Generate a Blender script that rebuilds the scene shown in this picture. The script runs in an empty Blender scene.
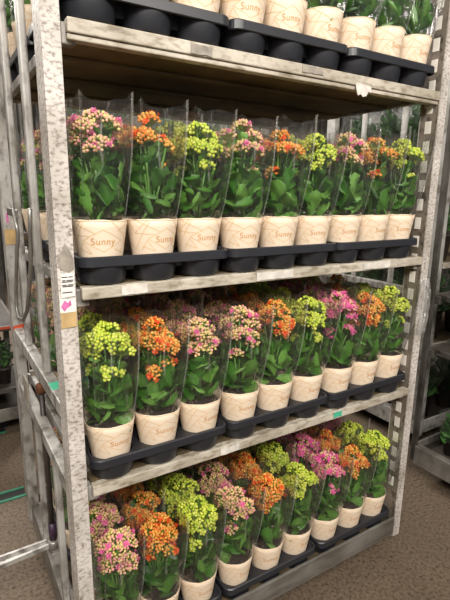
import bpy, bmesh, math, random
from mathutils import Vector, Matrix, noise as mnoise

sc = bpy.context.scene
C = sc.collection
random.seed(7)
R = math.radians
PI = math.pi

# ------------------------------------------------------------------ camera
cam_d = bpy.data.cameras.new('camera')
cam = bpy.data.objects.new('camera', cam_d)
C.objects.link(cam)
sc.camera = cam
CP = Vector((-0.2877, -1.1204, 1.5847))
yaw, pit, rol, FPX = 0.556994, 0.224951, 0.0138276, 465.79
F = Vector((math.sin(yaw) * math.cos(pit), math.cos(yaw) * math.cos(pit), -math.sin(pit)))
Rt = Vector((math.cos(yaw), -math.sin(yaw), 0))
U = Rt.cross(F)
R2 = Rt * math.cos(rol) + U * math.sin(rol)
U2 = -Rt * math.sin(rol) + U * math.cos(rol)
m3 = Matrix((R2, U2, -F)).transposed()
cam.matrix_world = Matrix.Translation(CP) @ m3.to_4x4()
cam_d.sensor_fit = 'VERTICAL'
cam_d.sensor_height = 24.0
cam_d.lens = FPX / 600.0 * 24.0
cam_d.clip_start = 0.02

# ------------------------------------------------------------------ world and lights
w = bpy.data.worlds.new('warehouse_air')
sc.world = w
w.use_nodes = True
w.node_tree.nodes['Background'].inputs[0].default_value = (1.0, 0.96, 0.92, 1)
w.node_tree.nodes['Background'].inputs[1].default_value = 0.34


def area(name, loc, target, sx, sy, power, col=(1.0, 0.945, 0.875)):
    d = bpy.data.lights.new(name, 'AREA')
    d.shape = 'RECTANGLE'
    d.size, d.size_y = sx, sy
    d.energy = power
    d.color = col
    o = bpy.data.objects.new(name, d)
    o.location = loc
    o.rotation_euler = (Vector(target) - Vector(loc)).to_track_quat('-Z', 'Y').to_euler()
    C.objects.link(o)
    return o


area('hall_lamp', (-1.3, -2.6, 3.7), (0.5, 0.1, 0.9), 2.4, 0.8, 190)
area('hall_lamp', (0.9, -3.5, 3.7), (0.7, 0.1, 0.9), 2.4, 0.8, 110)
area('hall_lamp', (0.7, 5.0, 4.0), (0.7, 0.6, 1.2), 3.6, 0.7, 420)
area('hall_lamp', (-2.4, 0.8, 4.2), (-0.4, 0.8, 0.6), 0.7, 2.6, 55)
sc.view_settings.view_transform = 'Standard'
sc.view_settings.look = 'None'
sc.view_settings.gamma = 1.0
sc.view_settings.exposure = 0.0
sc.view_settings.use_curve_mapping = False
sc.cycles.transparent_max_bounces = 64
sc.cycles.max_bounces = 10


# ------------------------------------------------------------------ helpers
def lin(r, g, b):
    f = lambda c: (c / 255 / 12.92) if c / 255 <= 0.04045 else ((c / 255 + 0.055) / 1.055) ** 2.4
    return (f(r), f(g), f(b), 1.0)


def newmat(name):
    m = bpy.data.materials.new(name)
    m.use_nodes = True
    nt = m.node_tree
    return m, nt, nt.nodes['Principled BSDF']


def plain(name, col, rough=0.5, metal=0.0, var=0.08, scale=20.0, bump=0.0):
    m, nt, p = newmat(name)
    p.inputs['Roughness'].default_value = rough
    p.inputs['Metallic'].default_value = metal
    n = nt.nodes.new('ShaderNodeTexNoise')
    n.inputs['Scale'].default_value = scale
    n.inputs['Detail'].default_value = 5
    tc = nt.nodes.new('ShaderNodeTexCoord')
    nt.links.new(tc.outputs['Object'], n.inputs['Vector'])
    r = nt.nodes.new('ShaderNodeValToRGB')
    c0 = [c * (1 - var * 2) for c in col[:3]] + [1]
    c1 = [min(1, c * (1 + var)) for c in col[:3]] + [1]
    r.color_ramp.elements[0].color = c0
    r.color_ramp.elements[1].color = c1
    r.color_ramp.elements[0].position = 0.3
    r.color_ramp.elements[1].position = 0.7
    nt.links.new(n.outputs['Fac'], r.inputs['Fac'])
    nt.links.new(r.outputs['Color'], p.inputs['Base Color'])
    if bump:
        b = nt.nodes.new('ShaderNodeBump')
        b.inputs['Strength'].default_value = bump
        b.inputs['Distance'].default_value = 0.004
        nt.links.new(n.outputs['Fac'], b.inputs['Height'])
        nt.links.new(b.outputs['Normal'], p.inputs['Normal'])
    return m


def worn(name, col, dirt, rough=0.45, metal=0.0, stretch=(25, 25, 60), lo=0.33, hi=0.47, fine=6.0):
    """worn paint or zinc: patches and scuffs of grime over a light coat"""
    m, nt, p = newmat(name)
    p.inputs['Roughness'].default_value = rough
    p.inputs['Metallic'].default_value = metal
    tc = nt.nodes.new('ShaderNodeTexCoord')
    mp = nt.nodes.new('ShaderNodeMapping')
    mp.inputs['Scale'].default_value = stretch
    nt.links.new(tc.outputs['Object'], mp.inputs['Vector'])
    n = nt.nodes.new('ShaderNodeTexNoise')
    n.inputs['Scale'].default_value = 1.0
    n.inputs['Detail'].default_value = 7
    n.inputs['Roughness'].default_value = 0.6
    nt.links.new(mp.outputs['Vector'], n.inputs['Vector'])
    r = nt.nodes.new('ShaderNodeValToRGB')
    r.color_ramp.elements[0].position = lo
    r.color_ramp.elements[0].color = dirt
    r.color_ramp.elements[1].position = hi
    r.color_ramp.elements[1].color = col
    nt.links.new(n.outputs['Fac'], r.inputs['Fac'])
    n2 = nt.nodes.new('ShaderNodeTexNoise')
    n2.inputs['Scale'].default_value = fine
    n2.inputs['Detail'].default_value = 6
    nt.links.new(tc.outputs['Object'], n2.inputs['Vector'])
    r2 = nt.nodes.new('ShaderNodeValToRGB')
    r2.color_ramp.elements[0].position = 0.35
    r2.color_ramp.elements[0].color = (0.62, 0.60, 0.56, 1)
    r2.color_ramp.elements[1].position = 0.6
    r2.color_ramp.elements[1].color = (1, 1, 1, 1)
    nt.links.new(n2.outputs['Fac'], r2.inputs['Fac'])
    mx = nt.nodes.new('ShaderNodeMix')
    mx.data_type = 'RGBA'
    mx.blend_type = 'MULTIPLY'
    mx.inputs['Factor'].default_value = 1.0
    nt.links.new(r.outputs['Color'], mx.inputs['A'])
    nt.links.new(r2.outputs['Color'], mx.inputs['B'])
    nt.links.new(mx.outputs['Result'], p.inputs['Base Color'])
    b = nt.nodes.new('ShaderNodeBump')
    b.inputs['Strength'].default_value = 0.25
    b.inputs['Distance'].default_value = 0.002
    nt.links.new(n.outputs['Fac'], b.inputs['Height'])
    nt.links.new(b.outputs['Normal'], p.inputs['Normal'])
    return m


def attrmat(name, rough=0.45, sss=0.0, var=0.12, spec=0.5):
    """colour carried by the mesh (petal, bud and leaf colours), varied a little from plant to plant"""
    m, nt, p = newmat(name)
    a = nt.nodes.new('ShaderNodeAttribute')
    a.attribute_name = 'Col'
    oi = nt.nodes.new('ShaderNodeObjectInfo')
    mr = nt.nodes.new('ShaderNodeMapRange')
    mr.inputs['To Min'].default_value = 1 - var
    mr.inputs['To Max'].default_value = 1 + var
    nt.links.new(oi.outputs['Random'], mr.inputs['Value'])
    h = nt.nodes.new('ShaderNodeHueSaturation')
    nt.links.new(a.outputs['Color'], h.inputs['Color'])
    nt.links.new(mr.outputs['Result'], h.inputs['Value'])
    nt.links.new(h.outputs['Color'], p.inputs['Base Color'])
    p.inputs['Roughness'].default_value = rough
    p.inputs['Specular IOR Level'].default_value = spec
    if sss:
        t = nt.nodes.new('ShaderNodeBsdfTranslucent')
        nt.links.new(h.outputs['Color'], t.inputs['Color'])
        ms = nt.nodes.new('ShaderNodeMixShader')
        ms.inputs[0].default_value = sss
        nt.links.new(p.outputs[0], ms.inputs[1])
        nt.links.new(t.outputs[0], ms.inputs[2])
        nt.links.new(ms.outputs[0], nt.nodes['Material Output'].inputs[0])
    return m


def film(name, haze=0.03, rough=0.12, gain=1.0):
    """clear crinkled wrapping film"""
    m = bpy.data.materials.new(name)
    m.use_nodes = True
    nt = m.node_tree
    nt.nodes.clear()
    out = nt.nodes.new('ShaderNodeOutputMaterial')
    tr = nt.nodes.new('ShaderNodeBsdfTransparent')
    tr.inputs['Color'].default_value = (0.995, 0.995, 0.993, 1)
    gl = nt.nodes.new('ShaderNodeBsdfGlossy')
    gl.inputs['Roughness'].default_value = rough
    di = nt.nodes.new('ShaderNodeBsdfDiffuse')
    di.inputs['Color'].default_value = (0.8, 0.79, 0.76, 1)
    tc = nt.nodes.new('ShaderNodeTexCoord')
    mp = nt.nodes.new('ShaderNodeMapping')
    mp.inputs['Scale'].default_value = (38, 38, 7)
    nt.links.new(tc.outputs['Object'], mp.inputs['Vector'])
    n = nt.nodes.new('ShaderNodeTexNoise')
    n.inputs['Scale'].default_value = 1.0
    n.inputs['Detail'].default_value = 4
    n.inputs['Roughness'].default_value = 0.6
    n.inputs['Distortion'].default_value = 0.6
    nt.links.new(mp.outputs['Vector'], n.inputs['Vector'])
    b = nt.nodes.new('ShaderNodeBump')
    b.inputs['Strength'].default_value = 0.8
    b.inputs['Distance'].default_value = 0.015
    nt.links.new(n.outputs['Fac'], b.inputs['Height'])
    nt.links.new(b.outputs['Normal'], gl.inputs['Normal'])
    lw = nt.nodes.new('ShaderNodeLayerWeight')
    lw.inputs['Blend'].default_value = 0.5
    nt.links.new(b.outputs['Normal'], lw.inputs['Normal'])
    pw = nt.nodes.new('ShaderNodeMath')
    pw.operation = 'POWER'
    pw.inputs[1].default_value = 4.0
    nt.links.new(lw.outputs['Facing'], pw.inputs[0])
    mu = nt.nodes.new('ShaderNodeMath')
    mu.operation = 'MULTIPLY_ADD'
    mu.use_clamp = True
    mu.inputs[1].default_value = 0.42 * gain
    mu.inputs[2].default_value = 0.035 * gain
    nt.links.new(pw.outputs[0], mu.inputs[0])
    tl = nt.nodes.new('ShaderNodeBsdfTranslucent')
    tl.inputs['Color'].default_value = (0.85, 0.84, 0.81, 1)
    md = nt.nodes.new('ShaderNodeMixShader')
    md.inputs[0].default_value = 0.6
    nt.links.new(di.outputs[0], md.inputs[1])
    nt.links.new(tl.outputs[0], md.inputs[2])
    mp3 = nt.nodes.new('ShaderNodeMapping')
    mp3.inputs['Scale'].default_value = (90, 90, 5)
    nt.links.new(tc.outputs['Object'], mp3.inputs['Vector'])
    n3 = nt.nodes.new('ShaderNodeTexNoise')
    n3.inputs['Scale'].default_value = 1.0
    n3.inputs['Detail'].default_value = 3
    n3.inputs['Distortion'].default_value = 1.2
    nt.links.new(mp3.outputs['Vector'], n3.inputs['Vector'])
    cr = nt.nodes.new('ShaderNodeMapRange')
    cr.inputs['From Min'].default_value = 0.60
    cr.inputs['From Max'].default_value = 0.78
    cr.inputs['To Min'].default_value = haze
    cr.inputs['To Max'].default_value = haze + 0.34
    nt.links.new(n3.outputs['Fac'], cr.inputs['Value'])
    m1 = nt.nodes.new('ShaderNodeMixShader')
    nt.links.new(cr.outputs[0], m1.inputs[0])
    nt.links.new(tr.outputs[0], m1.inputs[1])
    nt.links.new(md.outputs[0], m1.inputs[2])
    m2 = nt.nodes.new('ShaderNodeMixShader')
    nt.links.new(mu.outputs[0], m2.inputs[0])
    nt.links.new(m1.outputs[0], m2.inputs[1])
    nt.links.new(gl.outputs[0], m2.inputs[2])
    nt.links.new(m2.outputs[0], out.inputs[0])
    return m


M = {}
M['white_post'] = worn('scuffed_white_paint', lin(208, 201, 194), lin(126, 115, 107), 0.5, 0.0, (75, 75, 120), 0.34, 0.52)
M['grey_post'] = worn('scuffed_zinc', lin(186, 183, 178), lin(120, 113, 107), 0.42, 0.15, (22, 22, 12), 0.34, 0.5)
M['slot_face'] = worn('worn_shaded_slot_face', lin(140, 130, 119), lin(78, 70, 62), 0.55, 0.1, (40, 40, 30), 0.36, 0.5)  # worn coat; the inner face's shade is put into its darker colour
M['shaded_zinc'] = worn('shaded_zinc', lin(96, 92, 87), lin(62, 58, 54), 0.45, 0.3, (14, 14, 8), 0.3, 0.55)  # zinc coloured darker to stand for the weak light on background trolleys
M['mid_zinc'] = worn('mid_zinc', lin(150, 146, 140), lin(104, 98, 92), 0.42, 0.3, (14, 14, 8), 0.3, 0.55)
M['slot'] = plain('pale_slot_plate', lin(232, 226, 216), 0.4, 0.0, 0.05)
M['strip'] = worn('worn_shelf_edge', lin(196, 188, 173), lin(150, 138, 120), 0.55, 0.0, (22, 40, 60), 0.36, 0.52)
M['base_metal'] = worn('worn_base_steel', lin(138, 134, 128), lin(104, 99, 92), 0.42, 0.35, (5, 20, 34), 0.32, 0.55)
M['deck'] = plain('stained_plywood', lin(104, 88, 62), 0.75, 0, 0.25, 6, 0.2)
M['shaded_deck'] = plain('shaded_stained_plywood', lin(52, 44, 36), 0.75, 0, 0.25, 6, 0.2)  # deck plywood with the shade between background shelves painted in
M['steel'] = plain('dull_steel', lin(150, 146, 140), 0.35, 0.6, 0.1)
M['dark_steel'] = plain('dark_greasy_steel', lin(62, 54, 50), 0.45, 0.3, 0.2)
M['rust'] = plain('rusty_collar', lin(104, 62, 38), 0.8, 0.1, 0.3, 60)
M['rubber'] = plain('black_rubber', lin(30, 29, 28), 0.7)
M['purple'] = plain('dark_purple_sleeve', lin(58, 36, 58), 0.5)
M['tray'] = plain('black_tray_plastic', lin(38, 39, 44), 0.36, 0, 0.06)
M['paper'] = plain('cream_paper', lin(230, 211, 187), 0.6, 0, 0.03, 12)
M['ink'] = plain('gold_brown_ink', lin(196, 140, 70), 0.5, 0, 0.03)
M['line'] = plain('gold_line_ink', lin(214, 178, 124), 0.5, 0, 0.03)
M['soil'] = plain('potting_soil', lin(45, 34, 26), 0.95, 0, 0.3, 80, 0.5)
M['leaf'] = attrmat('kalanchoe_leaf', 0.36, 0.15, 0.15)
M['bud'] = attrmat('kalanchoe_bud', 0.5, 0.2, 0.08, 0.35)
M['film'] = film('clear_film', 0.022, 0.10, 2.0)
M['film_bg'] = film('cloudy_film', 0.03, 0.2, 1.0)
M['seam'] = film('welded_film_seam', 0.30, 0.2, 2.0)
M['dark_pot'] = plain('dark_nursery_pot', lin(70, 60, 55), 0.5)
M['tape'] = plain('brown_packing_tape', lin(190, 160, 112), 0.35, 0, 0.12, 30)
M['greytape'] = plain('grey_torn_tape', lin(150, 142, 130), 0.6, 0, 0.2, 40)
M['label'] = plain('white_label_paper', lin(226, 222, 216), 0.6, 0, 0.05, 30)
M['palescrap'] = plain('weathered_label_paper', lin(212, 206, 196), 0.6, 0, 0.12, 40)
M['print'] = plain('black_label_print', lin(50, 46, 46), 0.6)
M['pink'] = plain('pink_sticker', lin(205, 110, 165), 0.5, 0, 0.15, 60)
M['green'] = plain('green_sticker', lin(70, 178, 142), 0.5)
M['red'] = plain('red_tape', lin(205, 80, 50), 0.5)
M['greenline'] = plain('green_floor_line', lin(50, 130, 100), 0.6)
M['blackline'] = plain('dark_floor_strip', lin(30, 32, 30), 0.7)
M['wall'] = plain('dark_hall_wall', lin(60, 56, 50), 0.8, 0, 0.1, 2)


def floor_mat():
    m, nt, p = newmat('rough_brown_concrete')
    p.inputs['Roughness'].default_value = 0.72
    tc = nt.nodes.new('ShaderNodeTexCoord')
    n = nt.nodes.new('ShaderNodeTexNoise')
    n.inputs['Scale'].default_value = 70
    n.inputs['Detail'].default_value = 6
    n.inputs['Roughness'].default_value = 0.65
    nt.links.new(tc.outputs['Object'], n.inputs['Vector'])
    r = nt.nodes.new('ShaderNodeValToRGB')
    e = r.color_ramp.elements
    e[0].position = 0.34
    e[0].color = lin(44, 35, 27)
    e[1].position = 0.62
    e[1].color = lin(124, 106, 87)
    k = e.new(0.43)
    k.color = lin(98, 83, 67)
    nt.links.new(n.outputs['Fac'], r.inputs['Fac'])
    n2 = nt.nodes.new('ShaderNodeTexNoise')
    n2.inputs['Scale'].default_value = 3
    n2.inputs['Detail'].default_value = 3
    nt.links.new(tc.outputs['Object'], n2.inputs['Vector'])
    r2 = nt.nodes.new('ShaderNodeValToRGB')
    r2.color_ramp.elements[0].color = (0.72, 0.72, 0.72, 1)
    r2.color_ramp.elements[1].color = (1, 1, 1, 1)
    nt.links.new(n2.outputs['Fac'], r2.inputs['Fac'])
    mx = nt.nodes.new('ShaderNodeMix')
    mx.data_type = 'RGBA'
    mx.blend_type = 'MULTIPLY'
    mx.inputs['Factor'].default_value = 1
    nt.links.new(r.outputs['Color'], mx.inputs['A'])
    nt.links.new(r2.outputs['Color'], mx.inputs['B'])
    nt.links.new(mx.outputs['Result'], p.inputs['Base Color'])
    b = nt.nodes.new('ShaderNodeBump')
    b.inputs['Strength'].default_value = 0.6
    b.inputs['Distance'].default_value = 0.004
    nt.links.new(n.outputs['Fac'], b.inputs['Height'])
    nt.links.new(b.outputs['Normal'], p.inputs['Normal'])
    return m


M['floor'] = floor_mat()


def mesh(name, bm, mats, smooth=False):
    me = bpy.data.meshes.new(name)
    bm.to_mesh(me)
    bm.free()
    for x in (mats if isinstance(mats, (list, tuple)) else [mats]):
        me.materials.append(x)
    if smooth:
        for p in me.polygons:
            p.use_smooth = True
    return me


def link(name, me, parent=None):
    o = bpy.data.objects.new(name, me)
    C.objects.link(o)
    if parent:
        o.parent = parent
    return o


def obj(name, bm, mats, parent=None, smooth=False):
    return link(name, mesh(name, bm, mats, smooth), parent)


def tag(o, label=None, cat=None, group=None, kind=None):
    if label:
        o['label'] = label
    if cat:
        o['category'] = cat
    if group:
        o['group'] = group
    if kind:
        o['kind'] = kind
    return o


def empty(name, loc=(0, 0, 0), rz=0.0):
    o = bpy.data.objects.new(name, None)
    o.empty_display_size = 0.05
    o.location = loc
    o.rotation_euler = (0, 0, rz)
    C.objects.link(o)
    return o


def box(bm, x0, x1, y0, y1, z0, z1, mi=0, bev=0.0):
    vs = [bm.verts.new((x, y, z)) for z in (z0, z1) for y in (y0, y1) for x in (x0, x1)]
    idx = [(0, 2, 3, 1), (4, 5, 7, 6), (0, 1, 5, 4), (2, 6, 7, 3), (0, 4, 6, 2), (1, 3, 7, 5)]
    fs = []
    for f in idx:
        fc = bm.faces.new([vs[i] for i in f])
        fc.material_index = mi
        fs.append(fc)
    if bev:
        es = list({e for f in fs for e in f.edges})
        bmesh.ops.bevel(bm, geom=es, offset=bev, segments=2, affect='EDGES', profile=0.5)
    return fs


def tube(bm, pts, r, seg=10, mi=0, cap=True):
    pts = [Vector(p) for p in pts]
    rs = r if isinstance(r, (list, tuple)) else [r] * len(pts)
    rings = []
    t0 = (pts[1] - pts[0]).normalized()
    ref = Vector((0, 0, 1)) if abs(t0.z) < 0.9 else Vector((1, 0, 0))
    nrm = t0.cross(ref).normalized()
    for i, p in enumerate(pts):
        if i == 0:
            t = t0
        elif i == len(pts) - 1:
            t = (pts[i] - pts[i - 1]).normalized()
        else:
            t = ((pts[i + 1] - pts[i]).normalized() + (pts[i] - pts[i - 1]).normalized()).normalized()
        nrm = (nrm - t * nrm.dot(t)).normalized()
        bn = t.cross(nrm)
        rings.append([bm.verts.new(p + (nrm * math.cos(2 * PI * k / seg) + bn * math.sin(2 * PI * k / seg)) * rs[i]) for k in range(seg)])
    for a, b in zip(rings, rings[1:]):
        for k in range(seg):
            f = bm.faces.new((a[k], a[(k + 1) % seg], b[(k + 1) % seg], b[k]))
            f.material_index = mi
            f.smooth = True
    if cap:
        for q in (rings[0][::-1], rings[-1]):
            f = bm.faces.new(q)
            f.material_index = mi
    return rings


def lathe(bm, prof, seg=32, c=(0, 0), mi=0, cap0=False, cap1=False):
    rings = []
    for r, z in prof:
        rings.append([bm.verts.new((c[0] + r * math.cos(2 * PI * k / seg), c[1] + r * math.sin(2 * PI * k / seg), z)) for k in range(seg)])
    for a, b in zip(rings, rings[1:]):
        for k in range(seg):
            f = bm.faces.new((a[k], a[(k + 1) % seg], b[(k + 1) % seg], b[k]))
            f.material_index = mi
            f.smooth = True
    if cap0:
        bm.faces.new(rings[0][::-1]).material_index = mi
    if cap1:
        bm.faces.new(rings[-1]).material_index = mi
    return rings


def BM():
    return bmesh.new()


# ------------------------------------------------------------------ setting
bm = BM()
box(bm, -5, 8, -5, 8, -0.05, 0)
tag(obj('floor', bm, M['floor']), kind='structure')
bm = BM()
box(bm, -5, 8, 8, 8.15, 0, 4.5)
tag(obj('wall_back', bm, M['wall']), kind='structure')
bm = BM()
box(bm, 8, 8.15, -5, 8.15, 0, 4.5)
tag(obj('wall_right', bm, M['wall']), kind='structure')
bm = BM()
box(bm, -5.15, -5, -5, 8.15, 0, 4.5)
tag(obj('wall_left', bm, M['wall']), kind='structure')
# dark guide strips edged in green let into the floor beside the trolley
for i, (ya, yb) in enumerate(((1.30, 1.36), (2.08, 2.15))):
    bm = BM()
    box(bm, -4.5, -0.02, ya, yb, 0.0, 0.003, 0)
    box(bm, -4.5, -0.02, ya - 0.016, ya, 0.0, 0.006, 1)
    box(bm, -4.5, -0.02, yb, yb + 0.016, 0.0, 0.006, 1)
    tag(obj('trim_%d' % (i + 1), bm, [M['blackline'], M['greenline']]), kind='structure')

# ------------------------------------------------------------------ trolleys
L, D, H = 1.31, 0.985, 2.42          # between posts, depth, post height
PW, PD = 0.040, 0.078


def make_post(root, xi, side, y0, paint, slots=True, PD=PD, PW=PW):
    """xi = inner x; side -1: post extends to -x, +1: to +x"""
    x0, x1 = (xi - PW, xi) if side < 0 else (xi, xi + PW)
    bm = BM()
    t = 0.004
    # rolled channel: front and back flange, outer web, slotted inner web
    box(bm, x0, x1, y0, y0 + t, 0.11, H, 0)
    box(bm, x0, x1, y0 + PD - t, y0 + PD, 0.11, H, 0)
    xo = x0 if side < 0 else x1 - t
    box(bm, xo, xo + t, y0 + t, y0 + PD - t, 0.11, H, 0)
    xin = x1 - t if side < 0 else x0
    box(bm, xin, xin + t, y0 + t, y0 + PD - t, 0.11, H, 1)
    box(bm, x0, x1, y0, y0 + PD, 0.10, 0.1099, 0)
    p = obj('post', bm, [paint, M['slot_face']], root)
    if slots and side > 0:
        z = 0.34
        while z < H - 0.06:
            bm = BM()
            box(bm, x0 - 0.0016, x0 + 0.0005, y0 + 0.026, y0 + 0.052, z, z + 0.044, 0, 0.0009)  # pale plate laid on the web in place of an open slot
            obj('slot', bm, M['slot'], p)
            z += 0.07
    return p


def make_shelf(root, z, zinc, thick=0.031, lip=False, stickers=()):
    bm = BM()
    box(bm, 0.004, L - 0.004, 0.028, D - 0.028, z - 0.022, z - 0.001, 0)
    for y in (0.22, 0.47, 0.72):
        box(bm, 0.02, L - 0.02, y, y + 0.05, z - 0.034, z - 0.0221, 0, 0.004)
    d = obj('shelf', bm, M['deck'] if zinc == M['grey_post'] else M['shaded_deck'], root)
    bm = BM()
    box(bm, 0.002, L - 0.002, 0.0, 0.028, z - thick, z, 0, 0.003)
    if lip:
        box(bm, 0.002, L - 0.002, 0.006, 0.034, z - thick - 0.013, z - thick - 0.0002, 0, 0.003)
    obj('front_edge', bm, (M['strip'] if zinc == M['grey_post'] else M['shaded_zinc']), d)
    bm = BM()
    box(bm, 0.002, L - 0.002, D - 0.028, D, z - thick, z, 0, 0.003)
    obj('back_edge', bm, (M['strip'] if zinc == M['grey_post'] else M['shaded_zinc']), d)
    for x0, x1 in ((-0.002, 0.018), (L - 0.018, L + 0.002)):
        bm = BM()
        box(bm, x0, x1, 0.082, D - 0.082, z - thick, z - 0.0003, 0, 0.003)
        for y in (0.02, D - 0.05):
            box(bm, x0 - 0.006, x1 + 0.006, y, y + 0.03, z - thick - 0.02, z - 0.006, 0, 0.003)
        obj('side_edge', bm, zinc, d)
    for nm, xa, xb, za, zb, mt in stickers:
        bm = BM()
        n = 7
        up = [bm.verts.new((xa + (xb - xa) * i / n, -0.0014, z + zb + random.uniform(-.0015, .0015))) for i in range(n + 1)]
        dn = [bm.verts.new((xa + (xb - xa) * i / n, -0.0014, z + za + random.uniform(-.0015, .0015))) for i in range(n + 1)]
        for i in range(n):
            bm.faces.new((dn[i], dn[i + 1], up[i + 1], up[i]))
        bm.normal_update()
        bmesh.ops.solidify(bm, geom=bm.faces[:], thickness=-0.0012)
        bmesh.ops.recalc_face_normals(bm, faces=bm.faces[:])
        obj(nm, bm, mt, d)
    return d


def make_base(root, metal, pd=PD):
    bm = BM()
    box(bm, 0.002, L - 0.002, 0.0125, D - 0.0125, 0.135, 0.158, 0)
    b = obj('base_deck', bm, M['deck'] if metal == M['base_metal'] else M['shaded_deck'], root)
    for y0 in (0.0, D - 0.012):
        bm = BM()
        box(bm, 0.0, L, y0, y0 + 0.012, 0.112, 0.198, 0, 0.003)
        obj('base_rail', bm, metal, root)
    for x0 in (-0.045, L):
        bm = BM()
        box(bm, x0, x0 + 0.045, pd + 0.001, D - pd - 0.001, 0.09, 0.2, 0, 0.004)
        obj('base_rail', bm, metal, root)
    for x in (0.14, L - 0.14):
        for y in (0.16, D - 0.16):
            bm = BM()
            box(bm, x - 0.05, x + 0.05, y - 0.05, y + 0.05, 0.128, 0.1345, 0)
            for s in (-0.024, 0.024):
                box(bm, x - 0.018, x + 0.018, y + s - 0.002, y + s + 0.002, 0.045, 0.1285, 0)
            tube(bm, [(x, y - 0.03, 0.06), (x, y + 0.03, 0.06)], 0.006, 10)
            cst = obj('caster', bm, M['steel'], root)
            bm = BM()
            tube(bm, [(x, y - 0.018, 0.06), (x, y - 0.014, 0.06), (x, y + 0.014, 0.06), (x, y + 0.018, 0.06)], [0.054, 0.06, 0.06, 0.054], 24)
            obj('wheel', bm, M['rubber'], cst)


def make_trolley(name, loc, rz, shelves, paint, zinc, ends=(True, True), lips=(), stickers=None, slots=False, pd=PD, pw=PW):
    root = empty(name, loc, rz)
    posts = [make_post(root, -0.013, -1, 0.0, paint, slots, pd, pw), make_post(root, L, 1, 0.0, paint, slots, pd, pw),
             make_post(root, -0.013, -1, D - pd, zinc, slots, pd, pw), make_post(root, L, 1, D - pd, zinc, slots, pd, pw)]
    for i, z in enumerate(shelves):
        make_shelf(root, z, zinc, lip=(i in lips), stickers=(stickers or {}).get(i, ()))
    make_base(root, M['base_metal'] if slots else M['mid_zinc'] if zinc == M['shaded_zinc'] else zinc, pd)
    for s, on in zip((-1, 1), ends):
        if not on:
            continue
        xc = -0.033 if s < 0 else L + 0.020
        for z in (0.80, 1.03):
            bm = BM()
            box(bm, xc - 0.018, xc + 0.018, PD + 0.001, D - PD - 0.001, z - 0.045, z, 0, 0.004)
            obj('end_rail', bm, zinc, root)
        bm = BM()
        box(bm, xc - 0.018, xc + 0.018, PD + 0.001, D - PD - 0.001, H - 0.06, H - 0.01, 0, 0.004)
        obj('end_rail', bm, zinc, root)
        for y in (0.34, 0.655):
            bm = BM()
            box(bm, xc - 0.011, xc + 0.011, y - 0.017, y + 0.017, 1.0302, H - 0.0602, 0, 0.006)
            obj('end_tube', bm, zinc, root)
        for y in (0.30, 0.62):
            bm = BM()
            box(bm, xc - 0.011, xc + 0.011, y - 0.015, y + 0.015, 0.2, 0.7548, 0, 0.005)
            obj('end_tube', bm, zinc, root)
    return root, posts


st = {0: [('paper_scrap', .30, .36, -.028, -.006, M['greytape']), ('paper_scrap', .66, .74, -.022, -.003, M['greytape'])],
      1: [('paper_scrap', .10, .17, -.027, -.003, M['palescrap']), ('paper_scrap', .52, .66, -.026, -.002, M['palescrap']), ('paper_scrap', .98, 1.12, -.026, -.004, M['palescrap'])],
      2: [('green_sticker', .885, .925, -.024, -.003, M['green']), ('paper_scrap', .40, .47, -.027, -.004, M['palescrap'])]}
SH = [1.951, 1.356, 0.811]           # upper shelves; the loaded deck of the base is at 0.158
trolley, posts = make_trolley('plant_trolley', (0, 0, 0), 0, SH, M['white_post'], M['grey_post'], (True, False), (0,), st, True)
tag(trolley, 'scuffed white metal flower trolley filling the picture, four levels loaded with potted kalanchoes', 'trolley')

# torn paper hanging under the top shelf edge, clear film snagged on the right front post
# marks on the near left post: torn tape, printed label, pink sticker, yellowed tape
lp = posts[0]


def patch(name, parent, mat, pts, y=-0.0012, th=0.001):
    bm = BM()
    vs = [bm.verts.new((x, y, z)) for x, z in pts]
    bm.faces.new(vs)
    bm.normal_update()
    bmesh.ops.solidify(bm, geom=bm.faces[:], thickness=-th)
    bmesh.ops.recalc_face_normals(bm, faces=bm.faces[:])
    return obj(name, bm, mat, parent)


patch('torn_tape', lp, M['greytape'], [(-.051, 1.44), (-.040, 1.449), (-.033, 1.468), (-.022, 1.451), (-.0145, 1.428), (-.0145, 1.404), (-.026, 1.397), (-.046, 1.404), (-.052, 1.42)])
lb = patch('printed_label', lp, M['label'], [(-.048, 1.337), (-.016, 1.34), (-.016, 1.394), (-.047, 1.396)])
bm = BM()
for z, xs in ((1.388, ((-.045, -.031), (-.029, -.019))), (1.380, ((-.044, -.036), (-.034, -.018))), (1.3765, ((-.045, -.02),)),
              (1.369, ((-.045, -.034), (-.032, -.018))), (1.3655, ((-.044, -.019),)), (1.351, ((-.045, -.022),))):
    for a, b in xs:
        box(bm, a, b, -.0030, -.0024, z - .0022, z)
obj('label_print', bm, M['print'], lb)
patch('pink_sticker', lp, M['label'], [(-.052, 1.30), (-.052, 1.334), (-.0155, 1.333), (-.0155, 1.301)])
patch('pink_sticker', lp, M['pink'], [(-.050, 1.316), (-.041, 1.331), (-.034, 1.324), (-.027, 1.331), (-.026, 1.318), (-.036, 1.312), (-.043, 1.304)], -.0024)
patch('yellowed_tape', lp, M['tape'], [(-.052, 1.262), (-.0148, 1.264), (-.0148, 1.302), (-.035, 1.299), (-.052, 1.302)])
top_shelf = [c for c in trolley.children if c.name.startswith('shelf')][0]
patch('torn_paper', top_shelf, M['palescrap'], [(.880, 1.918), (.886, 1.929), (.915, 1.926), (.951, 1.922), (.949, 1.905), (.938, 1.907), (.930, 1.893), (.914, 1.889), (.905, 1.896), (.892, 1.891), (.886, 1.904)], -.0008, .0012)
bm = BM()
gn = 12
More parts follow.
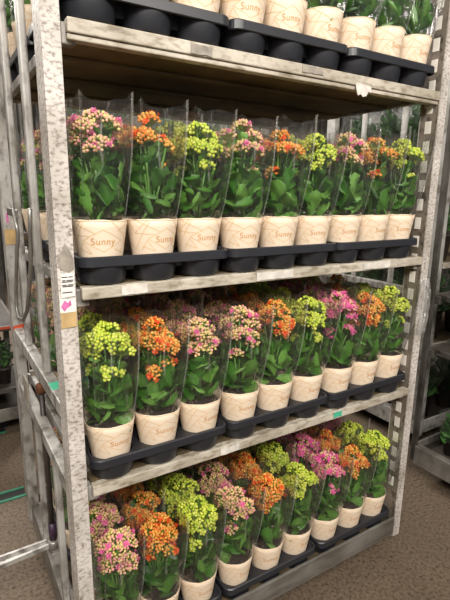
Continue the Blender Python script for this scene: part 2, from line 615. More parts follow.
gr = [[bm.verts.new((1.298 + .062 * (i / gn) * (1 - .35 * abs(j / gn - .35)) + .006 * mnoise.noise(Vector((i * .4, j * .5, 3))),
                     -.004 - .028 * (0.5 + 0.5 * mnoise.noise(Vector((i * .55, j * .45, 9)))) * (1 if j < gn else .1),
                     1.05 + .22 * (j / gn) + .014 * mnoise.noise(Vector((i * .6, j * .5, 1))))) for i in range(gn + 1)] for j in range(gn + 1)]
for j in range(gn):
    for i in range(gn):
        bm.faces.new((gr[j][i], gr[j][i + 1], gr[j + 1][i + 1], gr[j + 1][i]))
tag(obj('plastic_scrap', bm, M['seam']), 'crumpled scrap of clear film snagged on the right front post', 'plastic film')
# bits on the end frame
bk = posts[2]
XO = -0.0535


def sidepatch(name, parent, mat, pts, x=XO, th=0.001):
    bm = BM()
    vs = [bm.verts.new((x, y, z)) for y, z in pts]
    bm.faces.new(vs)
    bm.normal_update()
    bmesh.ops.solidify(bm, geom=bm.faces[:], thickness=-th)
    bmesh.ops.recalc_face_normals(bm, faces=bm.faces[:])
    return obj(name, bm, mat, parent)


yb = D - PD
patch('red_tape', bk, M['red'], [(-.053, 1.02), (-.013, 1.028), (-.013, 1.046), (-.053, 1.038)], yb - .0012)
patch('brown_tape', bk, M['tape'], [(-.053, 1.375), (-.013, 1.375), (-.013, 1.435), (-.053, 1.435)], yb - .0012)
patch('pink_label', bk, M['pink'], [(-.042, 1.46), (-.034, 1.46), (-.034, 1.50), (-.042, 1.50)], yb - .0012)
rail = [c for c in trolley.children if c.name.startswith('end_rail')][1]
bm = BM()
box(bm, -.049, -.018, 0.19, 0.245, 1.0301, 1.0315)
obj('green_sticker', bm, M['green'], rail)
# tow gear on the left end
bm = BM()
tube(bm, [(-.0245, .525, .25), (-.0245, .525, .90)], .0095, 12, 0)
rod = obj('tow_rod', bm, M['dark_steel'], trolley, True)
bm = BM()
tube(bm, [(-.0245, .525, .885), (-.0245, .525, .892), (-.0245, .525, .915), (-.0245, .525, .922)], [.013, .019, .019, .013], 14)
obj('collar', bm, M['rust'], rod, True)
bm = BM()
tube(bm, [(-.0245, .525, .285), (-.0245, .525, .355)], .014, 14)
obj('grip_sleeve', bm, M['purple'], rod, True)
bm = BM()
tube(bm, [(-.0245, .525, .248), (-.0245, .525, .255), (-.0245, .525, .278), (-.0245, .525, .284)], [.02, .026, .026, .02], 16)
obj('collar', bm, M['steel'], rod, True)
bm = BM()
ang = R(183)
ux, uy = math.cos(ang), math.sin(ang)
tb = [(-.046, .525), (-.046 + ux * .75, .525 + uy * .75)]
for off in (-.026, .026):
    a = Vector((tb[0][0], tb[0][1], 0)) + Vector((-uy, ux, 0)) * off * .55
    b = Vector((tb[1][0], tb[1][1], 0)) + Vector((-uy, ux, 0)) * off * 1.6
    nn = Vector((-uy, ux, 0)) * .0045
    q = [bm.verts.new((p + nn * sg).to_tuple()[:2] + (zz,)) for zz in (.262, .280) for p in (a, b) for sg in (-1, 1)]
    for f in ((0, 1, 3, 2), (4, 6, 7, 5), (0, 4, 5, 1), (2, 3, 7, 6), (0, 2, 6, 4), (1, 5, 7, 3)):
        bm.faces.new([q[k] for k in f])
bmesh.ops.recalc_face_normals(bm, faces=bm.faces[:])
vs = []
for s0, offs in ((0, .014), (1, .04)):
    for sg in (-1, 1):
        q = Vector((tb[s0][0], tb[s0][1], .262)) + Vector((-uy, ux, 0)) * offs * sg
        vs.append(q)
fv = [bm.verts.new(q) for q in (vs[0], vs[1], vs[3], vs[2])]
fc = bm.faces.new(fv)
bm.normal_update()
bmesh.ops.solidify(bm, geom=[fc], thickness=.008)
obj('tow_bar', bm, M['grey_post'], trolley)


def on_side(px, py, x=-0.062):
    d = F + R2 * ((px - 225) / FPX) - U2 * ((py - 300) / FPX)
    t = (x - CP.x) / d.x
    return CP + d * t


bm = BM()
tube(bm, [on_side(*q) for q in ((13, 208), (18, 233), (16.5, 265), (16, 292), (16.5, 308), (19, 318), (23.5, 320), (27, 311), (29, 292), (31, 262), (30, 230), (30, 209))], .006, 10)
obj('hand_loop', bm, M['steel'], trolley, True)
bm = BM()
box(bm, -.0605, -.055, .50, .72, 1.50, 1.525, 0, .002)
obj('loop_bracket', bm, M['steel'], trolley)
bm = BM()
box(bm, -.058, -.0515, .62, .72, .80, .90, 0, .002)
obj('card_holder', bm, M['greytape'], trolley)

# ------------------------------------------------------------------ trays (three by three cups)
RIMZ = 0.074


def make_tray(w, d, cols, rows):
    root = empty('plant_tray')
    bm = BM()
    hw, hd, rc = w / 2, d / 2, 0.03

    def rr(off):
        pts = []
        for cx, cy, a0 in ((hw - rc, hd - rc, 0), (-hw + rc, hd - rc, 90), (-hw + rc, -hd + rc, 180), (hw - rc, -hd + rc, 270)):
            for k in range(7):
                a = R(a0 + 15 * k)
                pts.append((cx + (rc + off) * math.cos(a), cy + (rc + off) * math.sin(a)))
        return pts
    rings = []
    for off, z in ((-.012, RIMZ - .008), (-.008, RIMZ), (-.003, RIMZ), (0, RIMZ - .003), (.001, RIMZ - .024), (-.003, RIMZ - .026), (-.004, RIMZ - .012)):
        rings.append([bm.verts.new((x, y, z)) for x, y in rr(off)])
    for a, b in zip(rings, rings[1:]):
        n = len(a)
        for k in range(n):
            bm.faces.new((a[k], b[k], b[(k + 1) % n], a[(k + 1) % n])).smooth = False
    # deck with round openings
    zt = RIMZ - .008
    xs = sorted(cols)
    ys = sorted(rows)
    xe = [-hw + .012] + [(a + b) / 2 for a, b in zip(xs, xs[1:])] + [hw - .012]
    ye = [-hd + .012] + [(a + b) / 2 for a, b in zip(ys, ys[1:])] + [hd - .012]
    SEG = 32
    for i, cx in enumerate(xs):
        for j, cy in enumerate(ys):
            inn, out = [], []
            for k in range(SEG):
                a = 2 * PI * k / SEG + PI / SEG
                c, s = math.cos(a), math.sin(a)
                inn.append(bm.verts.new((cx + .0595 * c, cy + .0595 * s, zt)))
                tx = ((xe[i + 1] - cx) / c) if c > 0 else ((xe[i] - cx) / c)
                ty = ((ye[j + 1] - cy) / s) if s > 0 else ((ye[j] - cy) / s)
                t = min(tx, ty)
                out.append(bm.verts.new((cx + t * c, cy + t * s, zt)))
            for k in range(SEG):
                bm.faces.new((inn[k], out[k], out[(k + 1) % SEG], inn[(k + 1) % SEG]))
    # bridging webs between neighbouring cups
    for a, b in zip(xs, xs[1:]):
        for y in ys:
            box(bm, (a + b) / 2 - .011, (a + b) / 2 + .011, y - .02, y + .02, .03, zt - .001)
    obj('tray_rim', bm, M['tray'], root)
    for cx in cols:
        for cy in rows:
            bm = BM()
            lathe(bm, [(.0675, zt - .0012), (.0665, zt - .02), (.060, .008), (.056, .0015), (.0, .0015)], 32, (cx, cy))
            obj('cup', bm, M['tray'], root)
    return root


PITCH = .1410
TRW = .4242
TRC = {'top shelf': (.206, .631, 1.056), 'upper middle shelf': (.212, .637, 1.061), 'lower middle shelf': (.2155, .645, 1.075), 'bottom deck': (.2225, .657, 1.091)}
YOFF = {'bottom deck': .023}
ROWS = [.062, .207, .352, .515, .660, .805]


def copy_tree(o, parent=None):
    c = o.copy()
    C.objects.link(c)
    if parent:
        c.parent = parent
    for ch in o.children:
        copy_tree(ch, c)
    return c


LEV = [('top shelf', 1.951), ('upper middle shelf', 1.356), ('lower middle shelf', 0.811), ('bottom deck', 0.1583)]
proto_tray = None
for ln, z in LEV:
    for ti, xm in enumerate(TRC[ln]):
        for di, (ya, yb2) in enumerate(((-.008, .424), (.445, .877))):
            if ln == 'top shelf' and di == 1 and ti > 0:
                continue
            if proto_tray is None:
                proto_tray = make_tray(TRW, yb2 - ya - .002, [-PITCH, 0, PITCH], [-.145, 0, .145])
                t = proto_tray
            else:
                t = copy_tree(proto_tray)
            t.location = (xm, (ya + yb2) / 2 - 0.001 + YOFF.get(ln, 0), z + .0003)
            side = ('left', 'middle', 'right')[ti]
            tag(t, 'black plastic tray holding pots, %s %s on the %s' % (side, ('at the front', 'at the back')[di], ln), 'tray', 'black pot trays')

# ------------------------------------------------------------------ kalanchoes
PH = 0.158


def prad(z):
    return .0450 + (.0697 - .0450) * z / PH


def pot_mesh():
    bm = BM()
    seg = 48
    prof = [(0, .0), (prad(0) - .002, 0), (prad(.002), .002)]
    for k in range(1, 8):
        z = PH * k / 8
        prof.append((prad(z), z))
    prof += [(prad(PH), PH), (prad(PH) - .0012, PH + .0006), (prad(PH) - .003, PH - .002), (prad(PH - .02) - .003, PH - .02)]
    rings = lathe(bm, prof, seg)
    for r in rings[-6:]:
        for v in r:
            a = math.atan2(v.co.y, v.co.x)
            if v.co.z > PH - .01:
                v.co.z += .0012 * math.sin(3 * a + 1) + .0007 * math.sin(7 * a)
    bmesh.ops.remove_doubles(bm, verts=bm.verts[:], dist=1e-6)
    return mesh('pot', bm, M['paper'])


def wrap(u, v, off):
    r = prad(v) + off
    a = u / prad(PH * .7)
    return Vector((r * math.sin(a), -r * math.cos(a), v))


def line_mesh():
    bm = BM()
    zc, hw, hh = .108, .051, .027
    segs = [((-hw, zc), (0, zc + hh)), ((0, zc + hh), (hw, zc)), ((hw, zc), (0, zc - hh)), ((0, zc - hh), (-hw, zc)),
            ((-.075, .154), (-.018, zc + .018)), ((-.05, .155), (-.085, .122)), ((-.085, .122), (-.03, zc + .011)),
            ((-.09, .078), (-.045, .152)), ((-.07, .076), (-.052, .104)), ((-.052, .104), (-.03, .076)),
            ((-.03, .076), (-.066, .088)), ((.02, .154), (.06, .118)), ((.06, .118), (.085, .152)), ((.035, .13), (.075, .155)),
            ((.05, .077), (.085, .12)), ((.03, .088), (.06, .076)), ((.06, .118), (.095, .082)), ((.095, .082), (.12, .15)),
            ((-.1, .15), (-.085, .122)), ((-.13, .12), (-.09, .078)), ((-.13, .12), (-.1, .15)), ((.12, .15), (.145, .1)),
            ((-.16, .15), (-.13, .12)), ((-.16, .08), (-.13, .12)), ((.145, .1), (.18, .15)), ((.145, .1), (.17, .077)),
            ((-.2, .1), (-.16, .15)), ((.18, .15), (.2, .09))]
    wd = .0007
    # gilt edge round the lip of the pot
    lo = [bm.verts.new(wrap(prad(PH * .7) * 2 * PI * k / 64, PH - .0030 + .0012 * math.sin(3 * (2 * PI * k / 64 - PI / 2) + 1), .0006)) for k in range(64)]
    hi = [bm.verts.new(wrap(prad(PH * .7) * 2 * PI * k / 64, PH - .0016 + .0012 * math.sin(3 * (2 * PI * k / 64 - PI / 2) + 1), .0006)) for k in range(64)]
    for k in range(64):
        bm.faces.new((lo[k], lo[(k + 1) % 64], hi[(k + 1) % 64], hi[k]))
    for (u0, v0), (u1, v1) in segs:
        d = Vector((u1 - u0, v1 - v0))
        n = Vector((-d.y, d.x)).normalized() * wd
        prev = None
        for k in range(9):
            t = k / 8
            u, v = u0 + d.x * t, v0 + d.y * t
            a = bm.verts.new(wrap(u + n.x, v + n.y, .0005))
            b = bm.verts.new(wrap(u - n.x, v - n.y, .0005))
            if prev:
                bm.faces.new((prev[0], prev[1], b, a))
            prev = (a, b)
    return mesh('printed_lines', bm, M['line'])


def text_mesh():
    cu = bpy.data.curves.new('lettering', 'FONT')
    cu.body = 'Sunny'
    cu.size = .0235
    cu.align_x = 'CENTER'
    cu.align_y = 'CENTER'
    cu.space_character = 1.08
    o = bpy.data.objects.new('lettering', cu)
    C.objects.link(o)
    dg = bpy.context.evaluated_depsgraph_get()
    me = bpy.data.meshes.new_from_object(o.evaluated_get(dg))
    bpy.data.objects.remove(o)
    bm = BM()
    bm.from_mesh(me)
    for v in bm.verts:
        v.co = wrap(v.co.x, .106 + v.co.y, .0008)
    bpy.data.meshes.remove(me)
    return mesh('lettering', bm, M['ink'])


def soil_mesh():
    bm = BM()
    lathe(bm, [(.0, PH - .012), (.03, PH - .013), (prad(PH - .016) - .0035, PH - .016)], 24)
    bmesh.ops.remove_doubles(bm, verts=bm.verts[:], dist=1e-6)
    return mesh('soil', bm, M['soil'])


def colored(bm):
    return bm.loops.layers.float_color.new('Col')


def setcol(f, lay, c):
    for l in f.loops:
        l[lay] = c


def mixc(a, b, t):
    return tuple(a[i] * (1 - t) + b[i] * t for i in range(3)) + (1.0,)


def leaf(bm, lay, base, az, ln, wd, e0, e1, rmax, col, rnd, twist=0.0):
    """scalloped fleshy leaf growing out from base, pressed back where it meets the film"""
    nt_, ns = 13, 6
    p = Vector(base)
    grid = []
    ph = rnd.uniform(0, 6)
    for i in range(nt_ + 1):
        t = i / nt_
        e = e0 + (e1 - e0) * t ** 1.3
        dr = Vector((math.cos(az) * math.cos(e), math.sin(az) * math.cos(e), math.sin(e)))
        if i:
            p = p + dr * (ln / nt_)
        sd = Vector((-math.sin(az), math.cos(az), 0))
        up = sd.cross(dr) * -1
        sd = (sd * math.cos(twist) + up * math.sin(twist))
        up = dr.cross(sd)
        if t < .12:
            hwid = .13 + t * 1.0
        else:
            x = (t - .12) / .88
            hwid = .25 + .75 * math.sin(PI * min(1, x ** .78 * .62)) if x < .72 else None
            if hwid is None:
                x2 = (x - .72) / .28
                hwid = (.25 + .75 * math.sin(PI * min(1, .72 ** .78 * .62))) * math.sqrt(max(0, 1 - x2 ** 2.2))
                hwid = max(hwid, .04)
        if t > .3:
            hwid *= 1 + .085 * math.sin(i * PI)
            hwid *= 1 + (.13 if i % 2 else -.13)
        row = []
        for j in range(ns + 1):
            s = -1 + 2 * j / ns
            q = p + sd * (s * hwid * wd / 2) + up * ((abs(s) ** 1.6) * wd * .07 * (1 - .4 * t)) + up * (.0025 * math.sin(9 * t + ph + 2.2 * s))
            rr = math.hypot(q.x, q.y)
            if rr > rmax:
                k = (rmax - .004 * (1 - math.exp(-(rr - rmax) * 30))) / rr
                ex = rr - rmax
                q = Vector((q.x * k, q.y * k, q.z + ex * .5))
            row.append(bm.verts.new(q))
        grid.append(row)
    for i in range(nt_):
        for j in range(ns):
            f = bm.faces.new((grid[i][j], grid[i + 1][j], grid[i + 1][j + 1], grid[i][j + 1]))
            f.smooth = True
            mid = 1 - min(1, abs((j + .5) / ns * 2 - 1) * 2.2)
            c = mixc(col, tuple(x * 1.7 for x in col[:3]), .35 * max(0, mid))
            setcol(f, lay, c)


LG = [lin(54, 104, 30), lin(66, 116, 36), lin(84, 130, 48), lin(46, 88, 30), lin(98, 142, 62)]


def foliage_mesh(rnd, n=46, rmax=.0665, h=.186, big=1.0, name='foliage', cols=LG):
    bm = BM()
    lay = colored(bm)
    for i in range(n):
        t = i / (n - 1)
        z = PH - .010 + t ** .9 * h
        az = i * 2.39996 + rnd.uniform(-.3, .3)
        ln = (.088 - .030 * t) * rnd.uniform(.8, 1.2) * big
        wd = (.052 - .020 * t) * rnd.uniform(.85, 1.2) * big
        e0 = R(rnd.uniform(2, 36)) + min(.85, t * 1.7)
        e1 = e0 + R(rnd.uniform(-75, 8))
        leaf(bm, lay, (.008 * math.cos(az), .008 * math.sin(az), z), az, ln, wd, e0, e1, rmax, rnd.choice(cols), rnd, rnd.uniform(-.9, .9))
    # upright outer leaves that lie against the film
    for i in range(9):
        az = i * 2.39996 + rnd.uniform(-.3, .3)
        rb_ = rnd.uniform(.028, .044)
        leaf(bm, lay, (rb_ * math.cos(az), rb_ * math.sin(az), PH - .008 + (i / 9) * .075 * h / .155), az + rnd.uniform(-.9, .9), .088 * rnd.uniform(.7, 1.2) * big, .044 * rnd.uniform(.8, 1.25) * big,
             R(rnd.uniform(50, 84)), R(rnd.uniform(10, 95)), rmax, rnd.choice(cols), rnd, rnd.uniform(-1.0, 1.0))
    return mesh(name, bm, M['leaf'])


def stems_mesh(rnd, tops):
    bm = BM()
    lay = colored(bm)
    for tx, ty, tz in tops:
        b = Vector((tx * .25, ty * .25, PH - .01))
        t = Vector((tx, ty, tz))
        m_ = (b + t) / 2 + Vector((-tx, -ty, 0)) * .18
        tube(bm, [b, m_, t], [.0034, .003, .0024], 6)
    for f in bm.faces:
        setcol(f, lay, lin(92, 138, 58))
    return mesh('stems', bm, M['leaf'])


def bud(bm, lay, p, d, ln, r, cb, ct, rnd):
    d = d.normalized()
    ref = Vector((0, 0, 1)) if abs(d.z) < .9 else Vector((1, 0, 0))
    a = d.cross(ref).normalized()
    b = d.cross(a)
    prof = ((0, .45), (.22, .95), (.5, 1.0), (.78, .62))
    rings = []
    for t, k in prof:
        rings.append([bm.verts.new(p + d * (t * ln) + (a * math.cos(PI / 3 * q) + b * math.sin(PI / 3 * q)) * (r * k)) for q in range(6)])
    tip = bm.verts.new(p + d * ln)
    for i, (u_, v_) in enumerate(zip(rings, rings[1:])):
        c = mixc(cb, ct, (0.0, .3, .9)[i])
        for q in range(6):
            f = bm.faces.new((u_[q], u_[(q + 1) % 6], v_[(q + 1) % 6], v_[q]))
            f.smooth = True
            setcol(f, lay, c)
    for q in range(6):
        f = bm.faces.new((rings[-1][q], rings[-1][(q + 1) % 6], tip))
        f.smooth = True
        setcol(f, lay, ct)


def floret(bm, lay, p, d, sz, col, rnd):
    d = d.normalized()
    ref = Vector((0, 0, 1)) if abs(d.z) < .9 else Vector((1, 0, 0))
    a = d.cross(ref).normalized()
    b = d.cross(a)
    for ring, sc_, lift in ((0, 1.0, .1), (1, .62, .45)):
        for k in range(4):
            an = PI / 2 * k + ring * PI / 4
            ax = a * math.cos(an) + b * math.sin(an)
            sd = d.cross(ax)
            c0 = p + d * (.002 + .002 * ring)
            v = [bm.verts.new(q) for q in (c0, c0 + (ax * .55 - sd * .42) * sz * sc_ + d * sz * lift * .6,
                                           c0 + ax * sz * sc_ * 1.05 + d * sz * lift, c0 + (ax * .55 + sd * .42) * sz * sc_ + d * sz * lift * .6)]
            f = bm.faces.new(v)
            f.smooth = True
            setcol(f, lay, mixc(col, tuple(x * .75 for x in col[:3]), rnd.random() * .6))


PAL = {
    'pink': dict(base=lin(192, 198, 108), tip=[lin(246, 186, 164), lin(244, 162, 166), lin(246, 204, 156), lin(238, 214, 138)], fl=lin(240, 120, 172), nf=2, r=.0043, ln=.0105, n=40),
    'orange': dict(base=lin(206, 178, 80), tip=[lin(246, 170, 78), lin(242, 150, 64), lin(246, 192, 100), lin(238, 128, 54)], fl=lin(242, 98, 40), nf=3, r=.0045, ln=.0105, n=40),
    'rose': dict(base=lin(196, 190, 112), tip=[lin(242, 150, 178), lin(240, 132, 172), lin(246, 178, 186), lin(236, 196, 140)], fl=lin(240, 104, 170), nf=9, r=.0043, ln=.0105, n=40),
    'yellow': dict(base=lin(140, 170, 52), tip=[lin(216, 224, 84), lin(200, 214, 72), lin(226, 230, 110), lin(180, 204, 66)], fl=lin(236, 232, 120), nf=0, r=.0056, ln=.0108, n=38),
}


def head_mesh(rnd, cname, scale=1.0):
    """one umbel: buds on short stalks fanning from the top of a flower stem; origin where it joins the stem"""
    P = PAL[cname]
    bm = BM()
    lay = colored(bm)
    n = int(P['n'] * (0.6 if scale < .8 else 1))
    gcol = lin(140, 172, 80)
    Rr = (.031 if cname == 'yellow' else .0275) * scale
    flat = .8 if cname == 'yellow' else .6
    pts = []
    ng = max(4, round(n / 5))
    for g in range(ng):
        fr = (g + .5) / ng
        th = math.acos(1 - fr * .80)
        az = g * 2.39996 + rnd.uniform(-.3, .3)
        gd = Vector((math.sin(th) * math.cos(az), math.sin(th) * math.sin(az), math.cos(th)))
        k = rnd.uniform(.72, 1.0)
        gc = Vector((gd.x * Rr * k, gd.y * Rr * k, .014 * scale + gd.z * Rr * flat * k))
        e1 = gd.cross(Vector((.3, .5, .8))).normalized()
        e2 = gd.cross(e1)
        for q in range(6):
            a = q * 2 * PI / 5 + rnd.uniform(-.3, .3)
            sp_ = 0 if q == 5 else rnd.uniform(.0058, .0085)
            off = (e1 * math.cos(a) + e2 * math.sin(a)) * sp_
            d = (gd + off * 75).normalized()
            pts.append((gc + off + gd * (.004 if q == 5 else rnd.uniform(-.001, .002)), d))
    n = len(pts)
    nf0 = len(bm.faces)
    for p, d in pts:
        j = Vector((p.x * .2, p.y * .2, .004 + rnd.uniform(0, .008)))
        tube(bm, [j, p], .0010, 3, cap=False)
    tube(bm, [(0, 0, -.006), (0, 0, .012)], [.0024, .003], 6)
    bm.faces.ensure_lookup_table()
    for f in bm.faces[nf0:]:
        setcol(f, lay, gcol)
    fi = set(rnd.sample(range(n), P['nf'])) if P['nf'] else set()
    for i, (p, d) in enumerate(pts):
        dd = (d + Vector((rnd.uniform(-.25, .25), rnd.uniform(-.25, .25), rnd.uniform(.1, .5)))).normalized()
        s = rnd.uniform(.82, 1.15)
        if i in fi:
            floret(bm, lay, p + dd * .006, dd, .0105 * rnd.uniform(.8, 1.15), P['fl'], rnd)
            bud(bm, lay, p, dd, P['ln'] * .7, P['r'] * .7, P['base'], P['tip'][0], rnd)
        else:
            bud(bm, lay, p, dd, P['ln'] * s, P['r'] * s, P['base'], rnd.choice(P['tip']), rnd)
    return mesh('flower_head', bm, M['bud'])


SLT = PH + .266


def sleeve_mesh(rnd, top=SLT, hx=.0696, hy=.0712, front=0.0, mat='film', r0=.0682):
    """bag of clear film, round at the pot and squarer above where the bags press together; two welded seams
    stand out as narrow double flanges; 'front' is how far it flares out towards the aisle"""
    bm = BM()
    seg, nz = 56, 16
    ph = [rnd.uniform(0, 6.28) for _ in range(4)]
    z0 = PH - .003
    ks = (seg * 5 // 8, seg * 7 // 8) if front or rnd.random() < .5 else (seg // 8, seg * 5 // 8)
    rings = []
    for i in range(nz + 1):
        t = i / nz
        e = 2.0 + 2.2 * min(1, t * 1.6)
        ring = []
        for k in range(seg):
            a = 2 * PI * k / seg
            c, sn = math.cos(a), math.sin(a)
            q = (abs(c) ** e + abs(sn) ** e) ** (-1 / e)
            q *= 1 - (.012 + .012 * math.sin(5 * a + ph[0] + 2 * t) + .010 * math.sin(9 * a + ph[1] - 3 * t) + .008 * math.sin(14 * a + ph[2])) * min(1, 2 * t)
            ax = r0 + (hx - r0) * min(1, t * 2)
            ay = r0 + (hy - r0) * min(1, t * 2)
            if sn < 0:
                ay += front * t ** .9
            zz = z0 + (top - z0) * t
            if i == nz:
                zz += .006 * math.sin(3 * a + ph[3]) + rnd.uniform(-.0012, .0012) + (.016 if k in ks else .007 if (k + 1) in ks or (k - 1) in ks else 0)
            ring.append(bm.verts.new((min(.0702, max(-.0702, ax * q * c)) if hx < .1 else ax * q * c, ay * q * sn, zz)))
        rings.append(ring)
    for a, b in zip(rings, rings[1:]):
        for k in range(seg):
            bm.faces.new((a[k], a[(k + 1) % seg], b[(k + 1) % seg], b[k])).smooth = True
    for k in ks:
        out = []
        for i, r in enumerate(rings):
            d = Vector((r[k].co.x, r[k].co.y, 0)).normalized()
            out.append(bm.verts.new(r[k].co + d * (.001 + .0055 * i / nz) + Vector((0, 0, .003 if i == nz else 0))))
        for i in range(nz):
            f = bm.faces.new((rings[i][k], out[i], out[i + 1], rings[i + 1][k]))
            f.material_index = 1
    return mesh('plastic_sleeve', bm, [M[mat], M['seam']])


ME_POT, ME_LINE, ME_TEXT, ME_SOIL = pot_mesh(), line_mesh(), text_mesh(), soil_mesh()
rg = random.Random(11)
ME_FOL = [foliage_mesh(rg) for _ in range(5)]
ME_SLV = [sleeve_mesh(rg) for _ in range(4)]
ME_SLF = [sleeve_mesh(rg, SLT, front=fr_) for fr_ in (.032, .040, .048, .036)]
ME_HEAD = {c: [head_mesh(rg, c) for _ in range(4)] for c in PAL}
ME_SMALL = {c: [head_mesh(rg, c, .62) for _ in range(2)] for c in PAL}


def make_kalanchoe(cname, rnd):
    root = empty('potted_kalanchoe')
    p = link('pot', ME_POT, root)
    link('printed_lines', ME_LINE, p)
    link('lettering', ME_TEXT, p)
    link('soil', ME_SOIL, root)
    link('foliage', rnd.choice(ME_FOL), root)
    tops, heads = [], []
    n = 10
    a0 = rnd.uniform(0, 6.28)
    for i in range(n):
        if i == 0:
            x = y = 0.0
            z = PH + .225
        else:
            a = a0 + i * 2 * PI / (n - 1) + rnd.uniform(-.2, .2)
            rr = rnd.uniform(.030, .043)
            x, y = rr * math.cos(a), rr * math.sin(a)
            z = PH + rnd.uniform(.155, .212)
        heads.append((x, y, z, ME_HEAD))
        tops.append((x, y, z))
    for i in range(3):
        a = a0 + .5 + i * 2.3
        x, y, z =   .042 * math.cos(a), .042 * math.sin(a), PH + rnd.uniform(.105, .165)
        heads.append((x, y, z, ME_SMALL))
        tops.append((x, y, z))
    link('stems', stems_mesh(rnd, tops), root)
    for x, y, z, src in heads:
        h = link('flower_head', rnd.choice(src[cname]), root)
        h.location = (x, y, z)
        rr = math.hypot(x, y)
        tilt = rr * 7
        az = math.atan2(y, x)
        h.rotation_euler = (Matrix.Rotation(tilt, 3, Vector((-math.sin(az), math.cos(az), 0))) @ Matrix.Rotation(rnd.uniform(0, 6.28), 3, 'Z')).to_euler()
    link('plastic_sleeve', rnd.choice(ME_SLV), root)
    return root


rp = random.Random(5)
PROTO = {c: [make_kalanchoe(c, rp) for _ in range(4)] for c in PAL}
ORD = ['first', 'second', 'third', 'fourth', 'fifth', 'sixth', 'seventh', 'eighth', 'ninth']
ROWN = ['front row', 'second row', 'third row', 'fourth row', 'fifth row', 'back row']
CNAME = {'pink': 'pink-budded', 'rose': 'bright pink', 'orange': 'orange-budded', 'yellow': 'yellow-green'}
# colours column by column, as the front rows read from left to right
FRONT = {'top shelf': 'poypoypoy', 'upper middle shelf': 'poypoypoy', 'lower middle shelf': 'yoppoyroy', 'bottom deck': 'poypoyroy'}
KEY = {'p': 'pink', 'r': 'rose', 'o': 'orange', 'y': 'yellow'}


def place_kalanchoe(cname, x, y, z, rnd, label, yawj, thin=None, frontrow=False):
    k = rnd.randrange(4)
    src = PROTO[cname][k]
    t = copy_tree(src)
    t.location = (x, y, z)
    t.rotation_euler = (0, 0, 0)
    sp = rnd.uniform(0, 6.28)
    hs = rnd.uniform(.93, 1.05)
    drop = thin if thin is not None else rnd.choice((0, 0, 0, 1))
    hd = [c for c in t.children if c.name.startswith('flower_head')]
    for c in rnd.sample(hd[1:], drop):
        bpy.data.objects.remove(c)
    Rz = Matrix.Rotation(sp, 4, 'Z')
    for c in t.children:
        b = c.name.split('.')[0]
        if b == 'pot':
            c.rotation_euler = (0, 0, yawj)
        if b in ('foliage', 'stems', 'flower_head'):
            mtx = Rz @ Matrix.LocRotScale(c.location, c.rotation_euler, (1, 1, 1))
            c.location = mtx.to_translation()
            c.rotation_euler = mtx.to_euler()
            if b == 'flower_head':
                c.location.x = max(-.0275, min(.0275, c.location.x))
                c.location.y = max(-.040 if frontrow else -.029, min(.029, c.location.y))
                c.location.z = PH + (c.location.z - PH) * hs
            elif b == 'stems':
                c.location.z = PH * (1 - hs)
                c.scale = (1, 1, hs)
        elif b == 'plastic_sleeve':
            if frontrow:
                c.data = rnd.choice(ME_SLF)
                c.rotation_euler = (0, 0, 0)
            else:
                c.rotation_euler = (0, 0, rnd.choice((0, PI)))
            c.scale = (1, 1, rnd.uniform(.985, 1.02))
    tag(t, label, 'potted plant', 'potted kalanchoes on the trolley')
    return t


rk = random.Random(21)
# rows deep that show, column by column
SEEN = {'top shelf': '622222222', 'upper middle shelf': '666655555', 'lower middle shelf': '665555555', 'bottom deck': '655555544'}
for ln, z in LEV:
    for ci in range(9):
        tx = TRC[ln][ci // 3] + (ci % 3 - 1) * PITCH
        for ri in range(int(SEEN[ln][ci])):
            cn = KEY[FRONT[ln][ci]]
            if ri >= 2 and rk.random() < .25:
                cn = rk.choice(list(PAL))
            if ri and ln == 'lower middle shelf' and ci < 3:
                cn = ('yellow', 'orange', 'pink')[ci] if ri == 1 else 'pink'
            lab = '%s kalanchoe in cream pot, %s from left in %s, %s' % (CNAME[cn], ORD[ci], ROWN[ri], ln)
            place_kalanchoe(cn, tx + rk.uniform(-.0008, .0008), ROWS[ri] + YOFF.get(ln, 0), z + .0035, rk, lab, rk.uniform(-.3, .3),
                            rk.choice((3, 4, 5)) if ln == 'upper middle shelf' and cn != 'yellow' else None, ri == 0)
# the patterns the copies were made from are taken away again
for c in PROTO:
    for r_ in PROTO[c]:
        for ch in list(r_.children):
            for g in list(ch.children):
                bpy.data.objects.remove(g)
            bpy.data.objects.remove(ch)
        bpy.data.objects.remove(r_)

# ------------------------------------------------------------------ trolleys and plants in the background
BG = [('dim zinc trolley of small leafy plants standing on the right edge', (1.953, -0.615, 0), [1.075, 0.775], False, 'shaded_zinc', .58),
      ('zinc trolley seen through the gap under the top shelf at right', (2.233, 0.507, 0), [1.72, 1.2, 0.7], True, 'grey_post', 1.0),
      ('dim zinc trolley of leafy plants in the row behind the big one', (0.25, 1.35, 0), [1.60, 1.05], True, 'shaded_zinc', 1.0),
      ('dim zinc trolley of leafy plants far behind at the left edge', (-1.205, 2.0, 0), [0.75, 0.335], True, 'shaded_zinc', .66)]
rb = random.Random(3)
DG = [lin(46, 84, 36), lin(58, 98, 44), lin(70, 108, 54), lin(40, 70, 34)]
ME_BGF = [foliage_mesh(rb, 34, .105, .20, 1.45, 'foliage', DG) for _ in range(3)]
ME_BGS = [sleeve_mesh(rb, PH + .27, .112, .112, 0, 'film_bg', .066) for _ in range(2)]


def bgpot():
    bm = BM()
    lathe(bm, [(0, 0), (.05, 0), (.066, .15), (.068, .15), (.068, .16), (.064, .16), (.062, .145), (0, .145)], 24)
    bmesh.ops.remove_doubles(bm, verts=bm.verts[:], dist=1e-6)
    return mesh('pot', bm, M['dark_pot'])


ME_BGP = bgpot()


def make_leafy():
    root = empty('leafy_plant')
    link('pot', ME_BGP, root)
    link('foliage', ME_BGF[0], root)
    link('plastic_sleeve', ME_BGS[0], root)
    return root


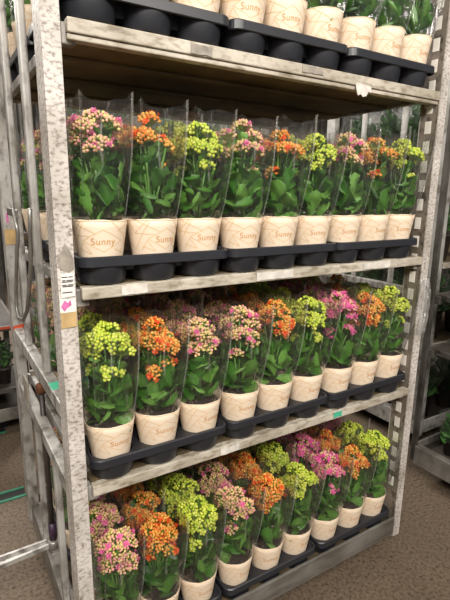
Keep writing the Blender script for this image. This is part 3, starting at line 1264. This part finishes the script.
leafy = None
for bi, (lab, loc, shv, endon, zn, ps) in enumerate(BG):
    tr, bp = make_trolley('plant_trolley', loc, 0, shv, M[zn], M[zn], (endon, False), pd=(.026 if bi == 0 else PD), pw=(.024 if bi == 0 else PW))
    tag(tr, lab, 'trolley', 'trolleys in the background')
    if bi == 3:
        patch('red_tape', bp[1].parent, M['red'], [(.9, .733), (1.308, .733), (1.308, .748), (.9, .748)])
    where = ('trolley at the right edge', 'trolley behind the right one', 'trolley behind the big one', 'far trolley at the left edge')[bi]
    sx_, sy_ = .262 * (.62 if ps < 1 else 1), .236 * (.62 if ps < 1 else 1)
    if bi == 3:
        sx_ = .157
    for si, zz in enumerate(list(shv) + [.1585]):
        for xi in range(8 if ps < 1 else 5):
            for yi in range(6 if ps < 1 else 4):
                x, y = .09 + .04 * ps + xi * sx_, .09 + .04 * ps + yi * sy_
                if bi == 0 and (xi > 2 or yi < 3):
                    continue
                if bi == 1 and xi > 1:
                    continue
                if bi == 2 and (yi > 1 or zz < .9):
                    continue
                if bi == 3 and (yi > 1 or xi < 4 or zz > .7):
                    continue
                psz = ps if not (bi == 3 and si == 2) else .3
                if bi == 3 and si == 2:
                    continue
                if leafy is None:
                    leafy = make_leafy()
                    t = leafy
                else:
                    t = copy_tree(leafy)
                t.location = (loc[0] + x, loc[1] + y, zz + .0005)
                t.scale = (ps, ps, ps)
                for c in t.children:
                    b = c.name.split('.')[0]
                    if b == 'foliage':
                        c.data = rb.choice(ME_BGF)
                        c.rotation_euler = (0, 0, rb.uniform(0, 6.28))
                    if b == 'plastic_sleeve':
                        c.data = rb.choice(ME_BGS)
                tag(t, 'dark green leafy plant in clear film, dim on the %s' % where, 'potted plant', 'leafy plants on the %s' % where)

# leafy plants wholly hidden behind the others are left out
HIDDEN_FROM_VIEW = {0, 3, 4, 6, 7, 9, 12, 15, 16, 17, 21, 24, 25, 32, 40, 42, 53, 54, 56, 58, 71, 72, 73, 74, 75, 76, 77, 78, 79, 80, 82}
leafy_all = sorted((o for o in C.objects if o.parent is None and o.name.split('.')[0] == 'leafy_plant'), key=lambda o: o.name)
for k, o in enumerate(leafy_all):
    if k in HIDDEN_FROM_VIEW:
        for ch in list(o.children):
            bpy.data.objects.remove(ch)
        bpy.data.objects.remove(o)
